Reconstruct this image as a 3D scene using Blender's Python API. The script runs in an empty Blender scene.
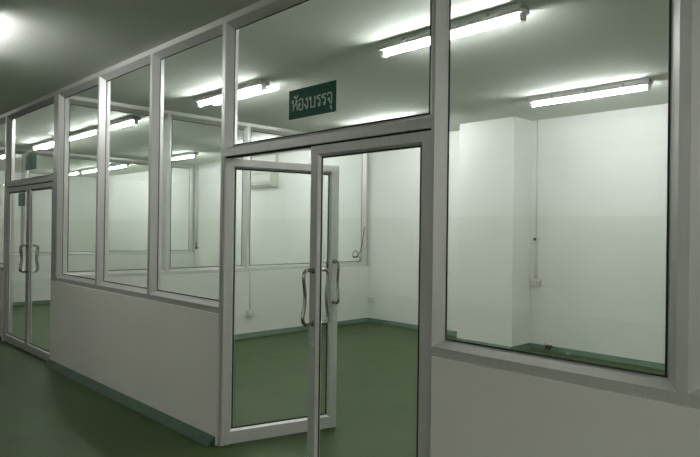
import bpy, bmesh, math
from mathutils import Vector, Matrix
C = bpy.context.scene.collection
PI = math.pi
R = math.radians

# ------------------------------------------------------------------ layout (metres)
H = 3.06            # ceiling height
BACK = 5.143        # inside face of the rear wall
SIDE = -7.30        # glazed cross wall of the near room
FAR = -13.10        # glazed cross wall of the second room
END_L, END_R = -19.0, 2.86
HALL_R = 6.2
CORR = -8.6         # other wall of the wide corridor

# ------------------------------------------------------------------ materials
def new_mat(name):
    m = bpy.data.materials.new(name); m.use_nodes = True
    nt = m.node_tree
    return m, nt, nt.nodes['Principled BSDF']

def set_in(node, **kw):
    for k, v in kw.items():
        node.inputs[k.replace('_', ' ')].default_value = v

def noise_mix(nt, c1, c2, scale, detail=4, lo=.35, hi=.65, stretch=None):
    tc = nt.nodes.new('ShaderNodeNewGeometry')
    n = nt.nodes.new('ShaderNodeTexNoise'); n.inputs['Scale'].default_value = scale; n.inputs['Detail'].default_value = detail
    if stretch:
        mp = nt.nodes.new('ShaderNodeMapping'); mp.inputs['Scale'].default_value = stretch
        nt.links.new(tc.outputs['Position'], mp.inputs['Vector']); nt.links.new(mp.outputs[0], n.inputs['Vector'])
    else:
        nt.links.new(tc.outputs['Position'], n.inputs['Vector'])
    r = nt.nodes.new('ShaderNodeValToRGB')
    r.color_ramp.elements[0].position = lo; r.color_ramp.elements[0].color = (*c1, 1)
    r.color_ramp.elements[1].position = hi; r.color_ramp.elements[1].color = (*c2, 1)
    nt.links.new(n.outputs[0], r.inputs[0])
    return r, n

def plain(name, col, rough=.5, metal=0., var=.06, scale=6., spec=.5, stretch=None):
    m, nt, b = new_mat(name)
    c2 = tuple(min(1, c * (1 + var)) for c in col); c1 = tuple(c * (1 - var) for c in col)
    r, n = noise_mix(nt, c1, c2, scale, stretch=stretch)
    nt.links.new(r.outputs[0], b.inputs['Base Color'])
    set_in(b, Roughness=rough, Metallic=metal); b.inputs['Specular IOR Level'].default_value = spec
    return m

def wall_paint(name, upper, lower, split, rough_u=.75, rough_l=.5):
    """white wall with a glossier, slightly greyer paint below the dado line"""
    m, nt, b = new_mat(name)
    r1, _ = noise_mix(nt, tuple(c * .97 for c in upper), upper, 1.3)
    r2, _ = noise_mix(nt, tuple(c * .96 for c in lower), lower, 1.7)
    g = nt.nodes.new('ShaderNodeNewGeometry'); s = nt.nodes.new('ShaderNodeSeparateXYZ')
    nt.links.new(g.outputs['Position'], s.inputs[0])
    mr = nt.nodes.new('ShaderNodeMapRange'); set_in(mr, From_Min=split - .006, From_Max=split + .006)
    nt.links.new(s.outputs['Z'], mr.inputs['Value'])
    mx = nt.nodes.new('ShaderNodeMix'); mx.data_type = 'RGBA'
    nt.links.new(mr.outputs[0], mx.inputs['Factor']); nt.links.new(r2.outputs[0], mx.inputs['A']); nt.links.new(r1.outputs[0], mx.inputs['B'])
    # Mix node colour sockets share names; pick them by type
    ca = [i for i in mx.inputs if i.type == 'RGBA']; co = [o for o in mx.outputs if o.type == 'RGBA'][0]
    for l in list(nt.links):
        if l.to_node == mx and l.to_socket.name in ('A', 'B'): nt.links.remove(l)
    nt.links.new(r2.outputs[0], ca[0]); nt.links.new(r1.outputs[0], ca[1])
    nt.links.new(co, b.inputs['Base Color'])
    mr2 = nt.nodes.new('ShaderNodeMapRange'); set_in(mr2, From_Min=split - .006, From_Max=split + .006, To_Min=rough_l, To_Max=rough_u)
    nt.links.new(s.outputs['Z'], mr2.inputs['Value']); nt.links.new(mr2.outputs[0], b.inputs['Roughness'])
    b.inputs['Specular IOR Level'].default_value = .3
    nz = nt.nodes.new('ShaderNodeTexNoise'); nz.inputs['Scale'].default_value = 45
    nt.links.new(g.outputs['Position'], nz.inputs['Vector'])
    bp = nt.nodes.new('ShaderNodeBump'); set_in(bp, Strength=.05, Distance=.004)
    nt.links.new(nz.outputs[0], bp.inputs['Height']); nt.links.new(bp.outputs[0], b.inputs['Normal'])
    return m

def floor_mat():
    m, nt, b = new_mat('green epoxy floor')
    r, n = noise_mix(nt, FLOOR_A, FLOOR_B, 1.1, 6, .3, .7)
    r2, n2 = noise_mix(nt, (.90, .90, .90), (1, 1, 1), 5.5, 5, .35, .6)
    mx = nt.nodes.new('ShaderNodeMix'); mx.data_type = 'RGBA'; mx.blend_type = 'MULTIPLY'; mx.inputs[0].default_value = 1
    ca = [i for i in mx.inputs if i.type == 'RGBA']; co = [o for o in mx.outputs if o.type == 'RGBA'][0]
    nt.links.new(r.outputs[0], ca[0]); nt.links.new(r2.outputs[0], ca[1]); nt.links.new(co, b.inputs['Base Color'])
    mr = nt.nodes.new('ShaderNodeMapRange'); set_in(mr, To_Min=.34, To_Max=.5)
    nt.links.new(n2.outputs[0], mr.inputs['Value']); nt.links.new(mr.outputs[0], b.inputs['Roughness'])
    b.inputs['Specular IOR Level'].default_value = .14
    nz = nt.nodes.new('ShaderNodeTexNoise'); nz.inputs['Scale'].default_value = 9; nz.inputs['Detail'].default_value = 3
    g = nt.nodes.new('ShaderNodeNewGeometry'); nt.links.new(g.outputs['Position'], nz.inputs['Vector'])
    bp = nt.nodes.new('ShaderNodeBump'); set_in(bp, Strength=.12, Distance=.01)
    nt.links.new(nz.outputs[0], bp.inputs['Height']); nt.links.new(bp.outputs[0], b.inputs['Normal'])
    return m

def glass_mat():
    """thin float glass: clear with a faint green tint, mirror reflection rising towards grazing angles, faint vertical wipe marks"""
    m = bpy.data.materials.new('float glass'); m.use_nodes = True; nt = m.node_tree; nt.nodes.clear()
    out = nt.nodes.new('ShaderNodeOutputMaterial')
    tr = nt.nodes.new('ShaderNodeBsdfTransparent'); tr.inputs[0].default_value = (.965, .98, .968, 1)
    gl = nt.nodes.new('ShaderNodeBsdfGlossy'); gl.inputs['Roughness'].default_value = .0
    lw = nt.nodes.new('ShaderNodeLayerWeight'); lw.inputs['Blend'].default_value = .5
    p = nt.nodes.new('ShaderNodeMath'); p.operation = 'POWER'; p.inputs[1].default_value = 5
    nt.links.new(lw.outputs['Facing'], p.inputs[0])
    ml = nt.nodes.new('ShaderNodeMath'); ml.operation = 'MULTIPLY_ADD'; ml.inputs[1].default_value = .95; ml.inputs[2].default_value = .042
    nt.links.new(p.outputs[0], ml.inputs[0])
    mx = nt.nodes.new('ShaderNodeMixShader')
    nt.links.new(ml.outputs[0], mx.inputs[0]); nt.links.new(tr.outputs[0], mx.inputs[1]); nt.links.new(gl.outputs[0], mx.inputs[2])
    nt.links.new(mx.outputs[0], out.inputs['Surface'])
    return m

def emit_mat(name, col, strength):
    m, nt, b = new_mat(name)
    set_in(b, Base_Color=(.9, .9, .9, 1), Emission_Color=(*col, 1), Emission_Strength=strength)
    return m

FLOOR_A, FLOOR_B = (.043, .072, .023), (.056, .090, .031)
TUBE = 70.0
M = {}
M['white wall'] = wall_paint('white wall paint', (.86, .86, .84), (.80, .81, .765), 1.765)
M['panel'] = wall_paint('off white partition paint', (.84, .815, .75), (.84, .815, .75), 5)
M['corridor wall'] = wall_paint('corridor wall paint', (.80, .79, .75), (.76, .75, .71), 1.2)
M['ceiling'] = plain('ceiling paint', (.76, .78, .725), .8, var=.02, scale=.9, spec=.2)
M['floor'] = floor_mat()
M['baseboard'] = plain('green skirting paint', (.060, .115, .070), .45, var=.12, scale=9)
M['aluminium'] = plain('anodised aluminium', (.68, .675, .65), .42, metal=.5, var=.03, scale=30, stretch=(1, 1, .1))
M['door aluminium'] = plain('door aluminium', (.68, .68, .66), .46, metal=.4, var=.03, scale=30, stretch=(1, 1, .1))
M['gasket'] = plain('black rubber gasket', (.012, .013, .012), .6, var=.1)
M['glass'] = glass_mat()
M['chrome'] = plain('polished steel', (.40, .39, .37), .18, metal=1., var=.03, scale=20)
M['lock steel'] = plain('bright steel lock', (.75, .74, .72), .3, metal=.7, var=.03, scale=20)
M['sign'] = plain('green sign board', (.010, .085, .048), .5, var=.08, scale=25, spec=.12)
M['letter'] = plain('silver lettering', (.55, .64, .58), .45, var=.05, scale=60)
M['sign glare'] = plain('green sign board with glare', (.19, .33, .25), .5, var=.25, scale=30, spec=.12, stretch=(1, 1, .2))  # glare on the board is mixed into this lighter green
M['sign pale'] = plain('pale green notice', (.30, .40, .34), .45, var=.15, scale=40)
M['white plastic'] = plain('white plastic', (.72, .72, .68), .4, var=.02, scale=20)
M['cream plastic'] = plain('cream plastic', (.66, .65, .58), .4, var=.02, scale=20)
M['dark plastic'] = plain('black plastic', (.02, .02, .02), .4, var=.1)
M['grey plastic'] = plain('grey lamp housing', (.70, .70, .68), .5, var=.03, scale=15)
M['translucent end'] = plain('white lamp holder', (.8, .8, .78), .35, var=.02)
M['tube'] = emit_mat('fluorescent tube', (.985, 1.0, .995), TUBE)
M['steel'] = plain('dull steel', (.35, .35, .34), .4, metal=.9, var=.06, scale=30)

# ------------------------------------------------------------------ mesh helpers
def obj(name, bm, mat, parent=None, smooth=False):
    bmesh.ops.recalc_face_normals(bm, faces=bm.faces[:])
    me = bpy.data.meshes.new(name); bm.to_mesh(me); bm.free()
    if isinstance(mat, str): mat = M[mat]
    me.materials.append(mat)
    if smooth:
        for p in me.polygons: p.use_smooth = True
    o = bpy.data.objects.new(name, me); C.objects.link(o)
    if parent: o.parent = parent
    return o

def tag(o, label=None, cat=None, group=None, kind=None):
    if label: o['label'] = label
    if cat: o['category'] = cat
    if group: o['group'] = group
    if kind: o['kind'] = kind
    return o

def empty(name, loc=(0, 0, 0), rotz=0):
    o = bpy.data.objects.new(name, None); C.objects.link(o)
    o.empty_display_size = .1; o.location = loc; o.rotation_euler = (0, 0, rotz)
    return o

def structure(name, bm, mat, label, cat, smooth=False):
    return tag(obj(name, bm, mat, None, smooth), label, cat, kind='structure')

def NB(): return bmesh.new()

def box(bm, x0, x1, y0, y1, z0, z1, bevel=0., T=None, seg=2):
    vs = [bm.verts.new((x, y, z)) for x in (x0, x1) for y in (y0, y1) for z in (z0, z1)]
    fs = [bm.faces.new([vs[i] for i in q]) for q in ((0, 1, 3, 2), (4, 6, 7, 5), (0, 4, 5, 1), (2, 3, 7, 6), (0, 2, 6, 4), (1, 5, 7, 3))]
    if bevel:
        es = list({e for f in fs for e in f.edges})
        r = bmesh.ops.bevel(bm, geom=es, offset=bevel, segments=seg, affect='EDGES', profile=.6)
        vs = list({v for f in r['faces'] for v in f.verts} | {v for v in vs if v.is_valid})
    if T:
        for v in vs: v.co = T(v.co)
    return vs

def loft(bm, rings, cap=True, T=None):
    """rings of equal length joined into a closed skin"""
    vr = [[bm.verts.new(T(Vector(p)) if T else p) for p in r] for r in rings]
    n = len(rings[0])
    for a, b in zip(vr, vr[1:]):
        for i in range(n):
            j = (i + 1) % n
            bm.faces.new((a[i], a[j], b[j], b[i]))
    if cap:
        bm.faces.new(vr[0]); bm.faces.new(vr[-1])

def tube(bm, pts, r, n=12, closed=False):
    pts = [Vector(p) for p in pts]; N = len(pts); rings = []
    ref = None
    for i, p in enumerate(pts):
        a = pts[i - 1] if (i or closed) else p; b = pts[(i + 1) % N] if (i < N - 1 or closed) else p
        t = (b - a).normalized()
        if ref is None:
            ref = t.orthogonal().normalized()
        ref = (ref - t * ref.dot(t)).normalized(); bi = t.cross(ref)
        rings.append([p + (ref * math.cos(2 * PI * k / n) + bi * math.sin(2 * PI * k / n)) * r for k in range(n)])
    if closed: rings.append(rings[0])
    vr = []
    for r_ in rings[:-1] if closed else rings: vr.append([bm.verts.new(p) for p in r_])
    if closed: vr.append(vr[0])
    for a, b in zip(vr, vr[1:]):
        for i in range(n):
            j = (i + 1) % n; bm.faces.new((a[i], a[j], b[j], b[i]))
    if not closed: bm.faces.new(vr[0]); bm.faces.new(vr[-1])

def smooth_path(pts, k=4):
    for _ in range(k):
        out = [pts[0]]
        for a, b in zip(pts, pts[1:]):
            a, b = Vector(a), Vector(b); out += [a * .75 + b * .25, a * .25 + b * .75]
        out.append(pts[-1]); pts = out
    return pts

def disc(bm, c, axis, r, h, n=20):
    c = Vector(c); a = Vector(axis).normalized()
    tube(bm, [c, c + a * h], r, n)

# ------------------------------------------------------------------ glazed partitions
# local frame of a partition: u runs along it, v goes in from its front face, z up
def T_front(p): return Vector((p[0], p[1], p[2]))
def T_cross(x0):
    return lambda p: Vector((x0 - p[1], p[0], p[2]))

FW, BW, BD, MID = .020, .045, .048, .012     # half front width, bead width, bead depth, core at the glass
def post_ring(u, z, fw=FW, bw=BW):
    d2 = 2 * BD + MID
    return [(u - fw, 0, z), (u + fw, 0, z), (u + fw + bw, BD, z), (u + fw + bw, BD + MID, z), (u + fw, d2, z), (u - fw, d2, z),
            (u - fw - bw, BD + MID, z), (u - fw - bw, BD, z)]

def mullion(name, T, u, z0, z1, label, fw=FW, mat='aluminium', door=0):
    """door = -1 / +1: a door hangs on that side, so the post is flat there up to the transom"""
    bm = NB()
    if door:
        d2 = 2 * BD + MID; zs = 2.06; g = -door * (fw + BW)
        pts = [(u + door * fw, 0), (u - door * fw, 0), (u + g, BD), (u + g, BD + MID), (u - door * fw, d2), (u + door * fw, d2)]
        loft(bm, [[(a, b, z) for a, b in pts] for z in (z0, zs)], T=T); z0 = zs
    loft(bm, [post_ring(u, z0, fw), post_ring(u, z1, fw)], T=T)
    return structure(name, bm, mat, label, 'window post')

def rail_mesh(T, a, b, zf0, zf1, zb, fa=FW, fb=FW, bw=BW):
    """horizontal member between posts at a and b; flat front zf0..zf1, bead slopes to zb at the glass; mitred into the posts"""
    bm = NB(); d2 = 2 * BD + MID
    def ring(u, s, f):
        o, i = u + s * f, u + s * (f + bw)
        return [(o, 0, zf0), (o, 0, zf1), (i, BD, zb), (i, BD + MID, zb), (o, d2, zf1), (o, d2, zf0)]
    loft(bm, [ring(a, 1, fa), ring(b, -1, fb)], T=T)
    return bm

def ring_mesh(T, a, b, z0, z1, w, v0, v1):
    bm = NB()
    box(bm, a, a + w, v0, v1, z0, z1, T=T); box(bm, b - w, b, v0, v1, z0, z1, T=T)
    box(bm, a + w, b - w, v0, v1, z0, z0 + w, T=T); box(bm, a + w, b - w, v0, v1, z1 - w, z1, T=T)
    return bm

win_n = [0]
def bay(T, a, b, sill, label, fa=FW, fb=FW, transom=False):
    """one glazed bay: sill rail, head rail, gasket and pane"""
    win_n[0] += 1
    w = empty('window_%d' % win_n[0], T(Vector(((a + b) / 2, 0, sill)))); inv = Matrix.Translation(-w.location)
    def put(name, bm, mat):
        bmesh.ops.transform(bm, matrix=inv, verts=bm.verts[:]); return obj(name, bm, mat, w)
    zt = H
    if transom:
        put('sill_rail', rail_mesh(T, a, b, sill, sill + .054, sill + .078, fa, fb), 'aluminium'); zs = sill + .078
    else:
        put('sill_rail', rail_mesh(T, a, b, sill, sill + .046, sill + .080, fa, fb), 'aluminium'); zs = sill + .080
    put('head_rail', rail_mesh(T, a, b, zt, zt - .045, zt - .092, fa, fb), 'aluminium'); ze = zt - .092
    ga, gb = a + fa + BW, b - fb - BW
    put('gasket', ring_mesh(T, ga, gb, zs, ze, .008, BD - .001, BD + .002), 'gasket')
    bm = NB(); box(bm, ga - .004, gb + .004, BD + .003, BD + .009, zs - .004, ze + .004, T=T)
    put('pane', bm, 'glass')
    tag(w, label, 'window', kind='structure')
    return w

def low_wall(name, T, a, b, top, label, v0=-.010, v1=.118, mat='panel'):
    bm = NB(); box(bm, a, b, v0, v1, 0, top, bevel=.004, T=T)
    return structure(name, bm, mat, label, 'wall')

def cove(bm, p0, p1, n, h=.062, d=.058):
    """sloped skirting strip between p0 and p1 against a wall whose outward normal is n"""
    p0, p1, n = Vector(p0), Vector(p1), Vector(n)
    prof = [(0, 0), (d, 0), (d, .004), (.006, h), (0, h)]
    loft(bm, [[p + n * a + Vector((0, 0, b)) for a, b in prof] for p in (p0, p1)])

# ---- floor, ceiling, outer walls
bm = NB(); box(bm, END_L - .2, HALL_R + .2, CORR - .2, BACK + .2, -.12, 0)
structure('floor', bm, 'floor', 'green painted floor running through corridor and rooms', 'floor')
bm = NB(); box(bm, END_L - .2, HALL_R + .2, CORR - .2, BACK + .2, H, H + .12)
structure('ceiling', bm, 'ceiling', 'plain grey white ceiling over corridor and rooms', 'ceiling')
bm = NB(); box(bm, END_L - .2, END_R + .2, BACK, BACK + .15, 0, H)
structure('wall_back', bm, 'white wall', 'white rear wall of the rooms with greyer lower half', 'wall')
bm = NB(); box(bm, END_L - .2, HALL_R + .2, CORR - .15, CORR, 0, H)
structure('wall_corridor', bm, 'corridor wall', 'plain wall along the other side of the corridor', 'wall')
bm = NB(); box(bm, END_L - .2, END_L, CORR, BACK, 0, H)
structure('wall_left', bm, 'white wall', 'far end wall of the third room and corridor', 'wall')
bm = NB(); box(bm, END_R, END_R + .15, .12, BACK, 0, H)
structure('wall_right', bm, 'white wall', 'end wall to the right of the near room', 'wall')
COLX0, COLX1, COLY = -5.115, -4.246, 4.687
bm = NB(); box(bm, COLX0, COLX1, COLY, BACK, 0, H, bevel=.006)
structure('column', bm, 'white wall', 'white square column standing out from the rear wall', 'column')

# ---- near partition (y = 0)
F = T_front
P = [-13.10, -11.77, -10.43, -9.10]                 # bays of the third and second room left of the far door
mull = {}
def front_post(u, z0, label, fw=FW, door=0):
    front_post.n += 1
    return mullion('trim_%d' % front_post.n, F, u, z0, H, label, fw, door=door)
front_post.n = 0
front_post(-13.10, .94, 'aluminium post at the far end of the front glazing')
front_post(-11.77, .94, 'aluminium post second beyond the far glass door')
front_post(-10.43, .94, 'aluminium post first beyond the far glass door')
front_post(-9.10, 0, 'aluminium post on the left of the far double door', door=1)
front_post(-7.18, 0, 'broad aluminium post between far double door and windows', .07, -1)
front_post(-6.005, .94, 'aluminium post between first and second tall corridor windows')
front_post(-4.895, .94, 'aluminium post between second and third tall corridor windows')
front_post(-3.77, 0, 'aluminium post on the hinge side of the open glass door', door=1)
front_post(-1.8795, 0, 'aluminium post between closed glass door and large right window', .0105, -1)
front_post(-.742, .94, 'aluminium post at the right end of the large window')
front_post(.433, .94, 'aluminium post to the right of the second right window')
front_post(1.588, .94, 'aluminium post third to the right of the door')
front_post(2.79, .94, 'aluminium post against the right end wall')

S = .94
bay(F, -13.10, -11.77, S, 'window bay farthest along the corridor')
bay(F, -11.77, -10.43, S, 'window bay second beyond the far glass door')
bay(F, -10.43, -9.10, S, 'window bay just left of the far glass door')
bay(F, -9.10, -7.18, 2.06, 'transom window with small green sign above far double door', FW, .07, True)
bay(F, -7.18, -6.005, S, 'tall window next to the far double door', .07, FW)
bay(F, -6.005, -4.895, S, 'tall window in the middle of the three corridor windows')
bay(F, -4.895, -3.77, S, 'tall window next to the open glass door')
bay(F, -3.77, -1.8795, 2.06, 'transom window with green lettered sign above open door', FW, .0105, True)
bay(F, -1.8795, -.742, S, 'large window to the right of the closed door', .0105)
bay(F, -.742, .433, S, 'window at the right edge of the view')
bay(F, .433, 1.588, S, 'window second beyond the right edge')
bay(F, 1.588, 2.79, S, 'window by the right end wall')
low_wall('wall_front', F, -7.25, -3.785, S, 'off white low wall under the three corridor windows')
low_wall('wall_front.001', F, -1.862, END_R, S, 'off white low wall under the large right window')
low_wall('wall_front.002', F, END_L, -9.115, S, 'off white low wall beyond the far double door')
bm = NB(); box(bm, END_L, -13.165, 0, .108, S, H)
structure('wall_front.003', bm, 'white wall', 'solid wall beyond the last corridor window', 'wall')

bm = NB(); box(bm, END_R, HALL_R, 0, .12, 0, H)
structure('wall_front.004', bm, 'panel', 'solid wall to the right of the last window', 'wall')
bm = NB(); box(bm, HALL_R, HALL_R + .15, CORR, .12, 0, H)
structure('wall_hall', bm, 'corridor wall', 'end wall of the wide corridor behind the viewer', 'wall')
# ---- cross walls between the rooms
def cross(x0, tagline, n0):
    T = T_cross(x0)
    us = [.135, 1.42, 2.66, BACK - .066] if n0 < 30 else [.135, 1.42, BACK - .066]
    names = ['nearest the corridor', 'second from the corridor', 'third from the corridor'][:len(us) - 1] + ['in the rear corner']
    for i, (u, nm) in enumerate(zip(us, names)):
        mullion('trim_%d' % (n0 + i), T, u, S, H, 'aluminium post %s on the %s' % (nm, tagline))
    bn = ['by the corridor', 'in the middle', 'wide, by the rear wall'] if n0 < 30 else ['by the corridor', 'wide, by the rear wall']
    for a, b, nm in zip(us, us[1:], bn):
        bay(T, a, b, S, 'glazed bay %s of the %s' % (nm, tagline))
    low_wall('wall_side' if n0 < 30 else 'wall_far', T, .12, BACK, S, 'white low wall under the %s' % tagline, mat='white wall')
cross(SIDE, 'cross glazing of the near room', 20)
cross(FAR, 'far cross glazing of the second room', 30)

# ---- skirtings
def skirt(name, runs, label):
    bm = NB()
    for p0, p1, n in runs: cove(bm, p0, p1, n)
    return structure(name, bm, 'baseboard', label, 'skirting')
skirt('baseboard_front', [((-7.25, -.010, 0), (-3.80, -.010, 0), (0, -1, 0))], 'dark green sloped skirting under the three corridor windows')
skirt('baseboard_corridor', [((END_L, -.010, 0), (-9.125, -.010, 0), (0, -1, 0))], 'green skirting beyond the far door')
skirt('baseboard_right', [((-1.85, -.010, 0), (END_R, -.010, 0), (0, -1, 0))], 'green skirting under the large right window')
skirt('baseboard_back', [((SIDE, BACK, 0), (COLX0, BACK, 0), (0, -1, 0)), ((COLX0, BACK, 0), (COLX0, COLY, 0), (-1, 0, 0)),
      ((COLX0, COLY, 0), (COLX1, COLY, 0), (0, -1, 0)), ((COLX1, COLY, 0), (COLX1, BACK, 0), (1, 0, 0)), ((COLX1, BACK, 0), (END_R, BACK, 0), (0, -1, 0))],
      'green skirting along the rear wall and around the column')
skirt('baseboard_side', [((SIDE + .010, .12, 0), (SIDE + .010, BACK, 0), (1, 0, 0))], 'green skirting under the cross glazing of near room')
skirt('baseboard_rear', [((FAR, BACK, 0), (SIDE - .12, BACK, 0), (0, -1, 0))], 'green skirting along the second room rear wall')
skirt('baseboard_far', [((FAR + .010, .12, 0), (FAR + .010, BACK, 0), (1, 0, 0))], 'green skirting under the far cross glazing')

# ------------------------------------------------------------------ doors
LW, LH, LT, GAP = .917, 2.049, .045, .012    # leaf width, top, thickness, floor gap
SF, SB, SD = .062, .014, .016                # stile front, bead width, bead depth
def handle_bm(side, u):
    """D pull standing off one face of the leaf"""
    bm = NB(); y = 0 if side < 0 else LT; s = side
    pts = [(u, y, 1.305), (u, y + s * .055, 1.312), (u, y + s * .078, 1.285), (u, y + s * .066, 1.20), (u, y + s * .060, 1.14),
           (u, y + s * .068, 1.08), (u, y + s * .082, 1.012), (u, y + s * .055, .982), (u, y, .990)]
    tube(bm, smooth_path(pts, 3), .0105, 12)
    for z in (1.305, .990): disc(bm, (u, y, z), (0, s, 0), .017, .006)
    return bm

door_n = [0]
def leaf(loc, s, rot, label):
    """s = +1: hinge on the left, leaf runs to +x; s = -1: hinge on the right"""
    door_n[0] += 1
    r = empty('door_%d' % door_n[0], loc, rot); T = lambda p: Vector((s * p[0], p[1], p[2]))
    W = LW
    def ringv(u0, sg, z_, z2):   # stile profile at outer edge u0 going inwards sg
        return None
    for u0, sg in ((0, 1), (W, -1)):
        f, g = u0 + sg * SF, u0 + sg * (SF + SB)
        def ring(zo, zi):
            # zo: z at the front edges, zi: z at the glass edge
            return [(u0, 0, zo), (f, 0, zo), (g, SD, zi), (g, LT - SD, zi), (f, LT, zo), (u0, LT, zo)]
        bm = NB(); loft(bm, [ring(GAP, GAP), ring(LH, LH)], T=T); obj('stile', bm, 'door aluminium', r)
    def rail(name, z0, z1, up):
        # z0 outer edge, z1 front inner edge; the bead reaches past z1 at the glass
        zb = z1 + up * SB
        def ring(u, sg):
            f, g = u + sg * SF, u + sg * (SF + SB)
            return [(f, 0, z0), (f, 0, z1), (g, SD, zb), (g, LT - SD, zb), (f, LT, z1), (f, LT, z0)]
        bm = NB(); loft(bm, [ring(0, 1), ring(W, -1)], T=T); obj(name, bm, 'door aluminium', r)
        return zb
    zb = rail('bottom_rail', GAP, GAP + .088, 1); zt = rail('top_rail', LH, LH - .050, -1)
    a, b = SF + SB, W - SF - SB
    obj('gasket', ring_mesh(T, a, b, zb, zt, .011, SD + .001, SD + .003), 'gasket', r)
    bm = NB(); box(bm, a - .004, b + .004, SD + .003, SD + .010, zb - .004, zt + .004, T=T); obj('pane', bm, 'glass', r)
    u = W - .034
    for side in (-1, 1):
        h = obj('handle', handle_bm(side, s * u), 'chrome', r, True); h['label'] = 'bent steel pull handle'
    bm = NB(); disc(bm, (s * u, -.010, .862), (0, 1, 0), .013, LT + .020, 18)
    for y, d in ((-.003, 1), (LT - .003, 1)): disc(bm, (s * u, y, .862), (0, d, 0), .019, .006, 20)
    obj('lock', bm, 'lock steel', r, False)
    bm = NB(); disc(bm, (s * .045, LT / 2, .001), (0, 0, 1), .014, GAP + .003, 14); obj('pivot', bm, 'steel', r)
    tag(r, label, 'door', kind='structure')
    return r
leaf((-3.740, .004, 0), 1, R(75), 'glass door leaf with aluminium frame standing open into the room')
leaf((-1.8935, .012, 0), -1, 0, 'closed glass door leaf right of the open one')
leaf((-9.076, .012, 0), 1, 0, 'left leaf of the far closed glass double door')
leaf((-7.254, .012, 0), -1, 0, 'right leaf of the far closed glass double door')

for i, (a, b) in enumerate(((-3.75, -1.890), (-9.08, -7.25))):
    bm = NB()
    box(bm, a, b, .018, .060, LH + .002, 2.0615)  # black strips stand in for the shade in the gaps around the leaves
    if i: box(bm, a - .004, a + .003, .018, .060, 0, LH)
    structure('trim_%d' % (50 + i), bm, 'gasket', ('black strip darkening the gap under the head of the %s double door' % ('near', 'far')[i]), 'gap shade strip')
# ------------------------------------------------------------------ signs
def ribbon(bm, pts, w, y0, y1):
    """flat stroke of lettering in the xz plane"""
    pts = [Vector((p[0], 0, p[1])) for p in pts]
    L, Rr = [], []
    for i, p in enumerate(pts):
        a = pts[max(i - 1, 0)]; b = pts[min(i + 1, len(pts) - 1)]
        t = (b - a).normalized(); n = Vector((-t.z, 0, t.x)) * w / 2
        L.append(p + n); Rr.append(p - n)
    rings = [[(l.x, y0, l.z), (r.x, y0, r.z), (r.x, y1, r.z), (l.x, y1, l.z)] for l, r in zip(L, Rr)]
    loft(bm, rings)
def curve2(pts, k=2):
    for _ in range(k):
        out = [pts[0]]
        for a, b in zip(pts, pts[1:]):
            out += [(a[0] * .75 + b[0] * .25, a[1] * .75 + b[1] * .25), (a[0] * .25 + b[0] * .75, a[1] * .25 + b[1] * .75)]
        out.append(pts[-1]); pts = out
    return pts
def circ(cx, cy, r): return [(cx + r * math.cos(2 * PI * i / 12), cy + r * math.sin(2 * PI * i / 12)) for i in range(13)]
GLYPH = {   # advance, strokes
 'ho':  (.98, [circ(.12, .87, .10), [(.23, .90), (.23, 0)], curve2([(.23, .28), (.42, .48), (.66, .70)]), circ(.74, .86, .10),
               curve2([(.60, .62), (.80, .60), (.82, .40), (.82, 0)])]),
 'tho': (0, [circ(-.52, 1.30, .07), curve2([(-.45, 1.30), (-.46, 1.16), (-.30, 1.18), (-.14, 1.28), (-.06, 1.44)])]),
 'o':   (.92, [circ(.22, .52, .09), curve2([(.12, .54), (.10, .10), (.20, .0), (.60, .0), (.72, .08), (.72, .86), (.60, 1.0), (.30, 1.0), (.08, .82)])]),
 'ngo': (.78, [circ(.40, .86, .10), curve2([(.51, .88), (.52, .30), (.50, .0), (.40, .0), (.22, .22), (.04, .46)])]),
 'bo':  (1.02, [circ(.12, .87, .10), [(.23, .90), (.23, .02)], [(.19, .04), (.82, .04)], [(.80, 0), (.80, 1.0)]]),
 'ro':  (.74, [curve2([(.60, 1.02), (.40, .92), (.20, .96), (.06, .86), (.10, .70), (.36, .70), (.52, .60), (.52, .40), (.52, .12)]), circ(.42, .12, .10)]),
 'cho': (.90, [curve2([(.04, .78), (.18, .98), (.46, 1.02), (.68, .90), (.68, .60), (.66, .0)]), circ(.28, .44, .09), curve2([(.37, .44), (.40, .14), (.66, .02)])]),
 'u':   (0, [circ(-.34, -.26, .07), curve2([(-.27, -.24), (-.24, -.34), (-.24, -.56)])]),
}
def sign(x0, x1, z0, z1, y, label, text, mat='sign'):
    bm = NB(); box(bm, x0, x1, y, y + .004, z0, z1, bevel=.0012)
    s = obj('sign', bm, mat); tag(s, label, 'sign')
    if text:
        adv = sum(GLYPH[g][0] for g in text); k = (x1 - x0) * .88 / adv; kz = (z1 - z0) * .36
        x = x0 + (x1 - x0) * .07; zb = z0 + (z1 - z0) * .28
        bm = NB()
        for g in text:
            a, strokes = GLYPH[g]
            for st in strokes:
                ribbon(bm, [(x + px * k, zb + pz * kz) for px, pz in st], .0078, y - .0015, y + .0005)
            x += a * k
        obj('lettering', bm, 'letter', s)['label'] = 'silver lettering'
    return s
THAI = ['ho', 'tho', 'o', 'ngo', 'bo', 'ro', 'ro', 'cho', 'u']
YS = BD - .0035
sign(-3.073, -2.633, 2.244, 2.428, YS, 'green sign with silver lettering on the glass above the open door', THAI)
sign(-8.40, -7.975, 2.244, 2.430, YS, 'small green sign on the glass above the far double door', None, 'sign glare')
bm = NB(); box(bm, -8.60, -8.33, (.012 + SD - .003), (.012 + SD + .002), 1.80, 1.965, bevel=.001)
tag(obj('notice', bm, 'sign pale'), 'faint pale green notice on the far left door leaf glass', 'sign')

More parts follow.
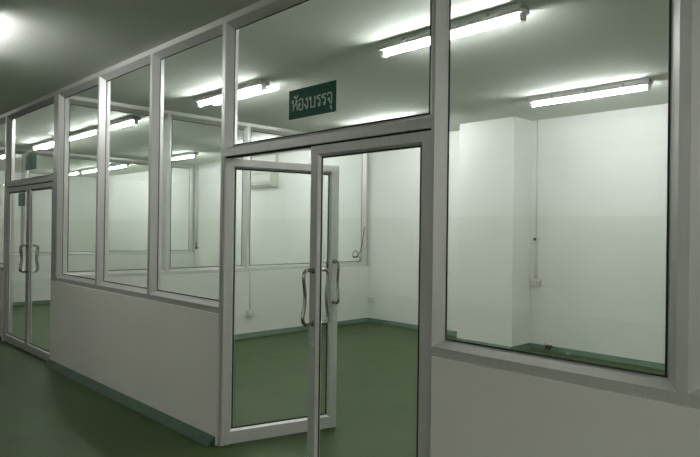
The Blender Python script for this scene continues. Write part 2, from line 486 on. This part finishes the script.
# ------------------------------------------------------------------ fluorescent lamps
LAMP = 'fluorescent ceiling lamps'
def make_lamp():
    r = empty('fluorescent_lamp', (0, 0, H)); L = .64
    bm = NB(); rings = []
    prof = [(-.062, 0), (-.066, -.040), (-.048, -.056), (.048, -.056), (.066, -.040), (.062, 0)]
    loft(bm, [[(x, a, b) for a, b in prof] for x in (-L, L)]); obj('housing', bm, 'grey plastic', r)
    for s in (-1, 1):
        bm = NB(); box(bm, min(s * L, s * (L - .028)), max(s * L, s * (L - .028)), -.024, .024, -.108, -.056, bevel=.006)
        obj('lamp_holder', bm, 'translucent end', r)
        bm = NB(); box(bm, s * (L + .004) - .004, s * (L + .004) + .004, -.050, .050, -.038, -.006, bevel=.004)
        obj('end_cap', bm, 'steel' if s > 0 else 'grey plastic', r)
    for i in range(3):
        for s in (-1, 1):
            bm = NB(); x = (-.36, .02, .40)[i]; box(bm, x - .012, x + .012, s * .064 - .005, s * .064 + .005, -.044, -.014, bevel=.003)
            obj('clip', bm, 'steel', r)
    bm = NB(); tube(bm, [(-L + .028, 0, -.086), (L - .028, 0, -.086)], .014, 16); obj('tube', bm, 'tube', r, True)
    return r
def dup(root, loc):
    r = root.copy(); C.objects.link(r); r.location = loc
    for ch in list(root.children):
        c = ch.copy(); C.objects.link(c); c.parent = r
    return r
LAMPS = [
 (-2.760, 1.26, 'lit fluorescent lamp near the glass, crossing behind the post right of the sign'),
 (-5.700, 1.29, 'lit fluorescent lamp left of the green lettered sign'),
 (-2.895, 3.85, 'lit fluorescent lamp on the ceiling in front of column and rear wall'),
 (-5.700, 3.85, 'fluorescent lamp hidden behind the head of the open door'),
 (.180, 1.28, 'fluorescent lamp of the front row beyond the right edge'),
 (.180, 3.85, 'fluorescent lamp of the rear row beyond the right edge'),
 (-8.630, 1.30, 'lit fluorescent lamp in second room seen through the middle tall window'),
 (-9.945, 1.30, 'extra lit lamp added high in the first tall window beside the far door'),  # extra lamp added to make the lit tube line continuous
 (-15.950, 3.80, 'extra lit lamp added in the third room, small by the first window right post'),  # added lamp in place of a tube mirrored by the glazing
 (-11.600, 1.30, 'lit fluorescent lamp seen above the far door beside its small sign'),
 (-8.630, 3.85, 'fluorescent lamp at the rear of second room near air conditioner'),
 (-11.500, 3.85, 'lit fluorescent lamp small in third tall window below the ceiling rail'),
 (-14.500, 3.80, 'lit fluorescent lamp of the third room, small in the middle window'),
 (-17.450, 3.80, 'lit fluorescent lamp of the third room, farthest and lowest'),
 (-14.500, 1.30, 'lit fluorescent lamp at front of third room'),
 (-17.450, 1.30, 'lit fluorescent lamp at far front of third room'),
 (-5.54, -1.28, 'fluorescent lamp on the corridor ceiling just outside the left edge'),
 (-11.40, -1.28, 'fluorescent lamp far along the corridor ceiling'),
 (1.60, -4.60, 'unseen fill lamp added on the wide corridor ceiling behind the viewer'),  # hall lamps behind the viewer: no fittings known, added to brighten the partition front
 (4.40, -4.60, 'unseen fill lamp added on the wide corridor ceiling, behind and farther right'),
 (1.60, -7.20, 'unseen fill lamp added by the rear corridor wall behind the viewer'),
 (4.40, -7.20, 'unseen fill lamp added by the rear corridor wall, farther right'),
 (-1.20, -7.40, 'unseen fill lamp added by the rear corridor wall left of the viewer'),  # added to lift the low wall under the corridor windows
 (3.00, -5.90, 'unseen fill lamp added in the middle of the wide corridor ceiling'),  # added to raise the light on the corridor side
 (4.20, -1.28, 'fluorescent lamp on the corridor ceiling to the right of the viewer'),
]
lamp0 = make_lamp()
for i, (x, y, lab) in enumerate(LAMPS):
    o = lamp0 if i == 0 else dup(lamp0, (0, 0, 0))
    o.location = (x, y, H); tag(o, lab, 'ceiling lamp', LAMP)

# ------------------------------------------------------------------ electrical fittings
def conduit(pts, r, label, name='conduit', clips=()):
    bm = NB(); tube(bm, pts, r, 10)
    o = obj(name, bm, 'white plastic', None, True); tag(o, label, 'cable conduit')
    for x, y, z in clips:
        bm = NB(); box(bm, x - .014, x + .014, y, BACK, z - .006, z + .006, bevel=.002); obj('clip', bm, 'white plastic', o)
    return o
CX = -4.165
conduit([(CX, BACK - .010, H), (CX, BACK - .010, 1.497)], .0075, 'thin white conduit dropping from the ceiling beside the column', clips=((CX, BACK - .018, 2.5), (CX, BACK - .018, 2.0)))
conduit([(CX - .018, BACK - .010, 1.403), (CX - .018, BACK - .010, .925)], .0065, 'left of two short conduits between wall switch and socket box')
conduit([(CX + .018, BACK - .010, 1.403), (CX + .018, BACK - .010, .925)], .0065, 'right of two short conduits between wall switch and socket box')
r = empty('wall_switch', (CX, BACK, 1.45))
bm = NB(); box(bm, -.036, .036, -.040, 0, -.046, .046, bevel=.006); obj('housing', bm, 'white plastic', r)
bm = NB(); box(bm, -.018, .018, -.052, -.040, -.006, .030, bevel=.004); obj('rocker', bm, 'dark plastic', r)['label'] = 'black rocker'
tag(r, 'small white wall switch with black rocker on the rear wall', 'switch')
def socket(loc, rot, w, h, label):
    r = empty('socket_box', loc, rot)
    bm = NB(); box(bm, -w / 2, w / 2, -.045, 0, -h / 2, h / 2, bevel=.006); obj('housing', bm, 'cream plastic', r)
    bm = NB(); box(bm, -w / 2 + .010, w / 2 - .010, -.050, -.045, -h / 2 + .010, h / 2 - .010, bevel=.002); fp = obj('faceplate', bm, 'white plastic', r)
    for sx in (-1, 1):
        bm = NB()
        for dx in (-.008, .008): box(bm, sx * w * .22 + dx - .0025, sx * w * .22 + dx + .0025, -.0508, -.0495, -.008, .008)
        obj('outlet_slots', bm, 'dark plastic', fp)
    tag(r, label, 'socket')
    return r
socket((CX + .010, BACK, .878), 0, .145, .086, 'white socket box at the bottom of the conduits beside the column')
socket((SIDE + .10, BACK, .385), 0, .125, .082, 'white socket box low on the rear wall near the corner')
socket((SIDE + .010, 2.70, .345), R(90), .115, .080, 'white socket box low under the cross glazing')
conduit([(SIDE + .018, 2.70, .938), (SIDE + .018, 2.70, .386)], .007, 'thin vertical conduit above the socket under the cross glazing')
# small dark box at the skirting
r = empty('junction_box', (-3.955, BACK - .034, .022))
bm = NB(); box(bm, -.040, .040, -.026, .030, .000, .052, bevel=.004); obj('housing', bm, 'dark plastic', r)
bm = NB(); tube(bm, [(-.052, -.012, .0), (-.052, -.012, .075)], .0055, 8); obj('pipe_stub', bm, 'steel', r)
tag(r, 'small dark box on the green skirting below the wall switch', 'junction box')
bm = NB(); tube(bm, smooth_path([(-3.69, BACK - .070, .010), (-3.67, BACK - .085, .008), (-3.64, BACK - .070, .010)], 2), .006, 8)
tag(obj('plastic_scrap', bm, 'white plastic', None, True), 'tiny white scrap lying against the green skirting', 'scrap')
# hanging cables
x = SIDE + .014
pts = [(x, 5.02, 1.60), (x, 4.99, 1.45), (x, 4.97, 1.32), (x + .004, 4.93, 1.22), (x + .006, 4.86, 1.10), (x + .006, 4.76, 1.09), (x + .008, 4.73, 1.16), (x + .01, 4.80, 1.22),
       (x + .012, 4.87, 1.17), (x + .014, 4.82, 1.09), (x + .014, 4.72, 1.10)]
pts += [(x + .010, 4.80, 1.12), (x + .006, 4.92, 1.10), (x - .004, 4.93, 1.05), (SIDE - .020, 4.90, 1.004)]
bm = NB(); tube(bm, smooth_path(pts, 3), .0065, 8)
tag(obj('cable', bm, 'dark plastic', None, True), 'thin loose dark cable coiled in the rear corner of the cross glazing', 'cable')
CX2 = FAR + .11
c2 = conduit([(CX2, BACK - .016, H), (CX2, BACK - .016, 1.20)], .020, 'white conduit down the rear corner of the second room', 'conduit')
bm = NB(); tube(bm, smooth_path([(CX2, BACK - .016, 1.22), (CX2, BACK - .03, 1.10), (CX2 + .03, BACK - .05, 1.05), (CX2 + .09, BACK - .04, 1.10)], 3), .014, 8)
obj('cable_end', bm, 'dark plastic', c2, True)['label'] = 'short dark cable end'

# ------------------------------------------------------------------ air conditioner of the second room
r = empty('air_conditioner', (-10.33, BACK, 2.41)); W2 = .455
prof = [(0, 0), (-.150, 0), (-.195, .055), (-.205, .10), (-.205, .245), (-.185, .285), (-.15, .295), (0, .295)]
bm = NB(); loft(bm, [[(xx, a, b) for a, b in prof] for xx in (-W2, W2)]); obj('housing', bm, 'cream plastic', r)
bm = NB(); box(bm, -W2 + .02, W2 - .02, -.212, -.204, .105, .240, bevel=.003); obj('front_panel', bm, 'white plastic', r)
bm = NB(); T = Matrix.Translation((0, -.178, .030)) @ Matrix.Rotation(R(-39), 4, 'X')
box(bm, -W2 + .05, W2 - .05, -.026, .026, -.004, .004); bmesh.ops.transform(bm, matrix=T, verts=bm.verts[:]); obj('louvre', bm, 'grey plastic', r)
for i in range(7):
    bm = NB(); box(bm, -W2 + .06, W2 - .06, -.175 + i * .022, -.168 + i * .022, .294, .299); obj('vent_slat', bm, 'grey plastic', r)
tag(r, 'cream wall air conditioner high on the second room rear wall', 'air conditioner')
bm = NB(); box(bm, -9.915, -9.87, BACK - .05, BACK, 2.712, H, bevel=.004)
tag(obj('pipe_cover', bm, 'cream plastic'), 'cream pipe cover rising from the air conditioner to the ceiling', 'pipe cover')

# ------------------------------------------------------------------ world, camera, exposure
w = bpy.data.worlds.new('World'); bpy.context.scene.world = w; w.use_nodes = True
w.node_tree.nodes['Background'].inputs[0].default_value = (0, 0, 0, 1)
cam = bpy.data.cameras.new('camera'); co = bpy.data.objects.new('camera', cam); C.objects.link(co)
cam.sensor_fit = 'HORIZONTAL'; cam.sensor_width = 36; cam.lens = 612.19 * 36 / 700; cam.clip_start = .05; cam.clip_end = 100
y, p, ro = R(45.937), R(.157), R(.765)
fw = Vector((-math.sin(y) * math.cos(p), math.cos(y) * math.cos(p), math.sin(p)))
rt = Vector((math.cos(y), math.sin(y), 0)); up = rt.cross(fw)
rt2 = math.cos(ro) * rt + math.sin(ro) * up; up2 = -math.sin(ro) * rt + math.cos(ro) * up
mw = Matrix((rt2, up2, -fw)).transposed().to_4x4(); mw.translation = (0, -2.375, 1.55)
co.matrix_world = mw
sc = bpy.context.scene; sc.camera = co
sc.view_settings.view_transform = 'Standard'; sc.view_settings.look = 'None'; sc.view_settings.gamma = 1; sc.view_settings.use_curve_mapping = False
sc.view_settings.exposure = .6
cy = sc.cycles
cy.use_denoising = True; cy.denoiser = 'OPENIMAGEDENOISE'
cy.max_bounces = 14; cy.diffuse_bounces = 7; cy.glossy_bounces = 8; cy.transparent_max_bounces = 40; cy.sample_clamp_indirect = 6
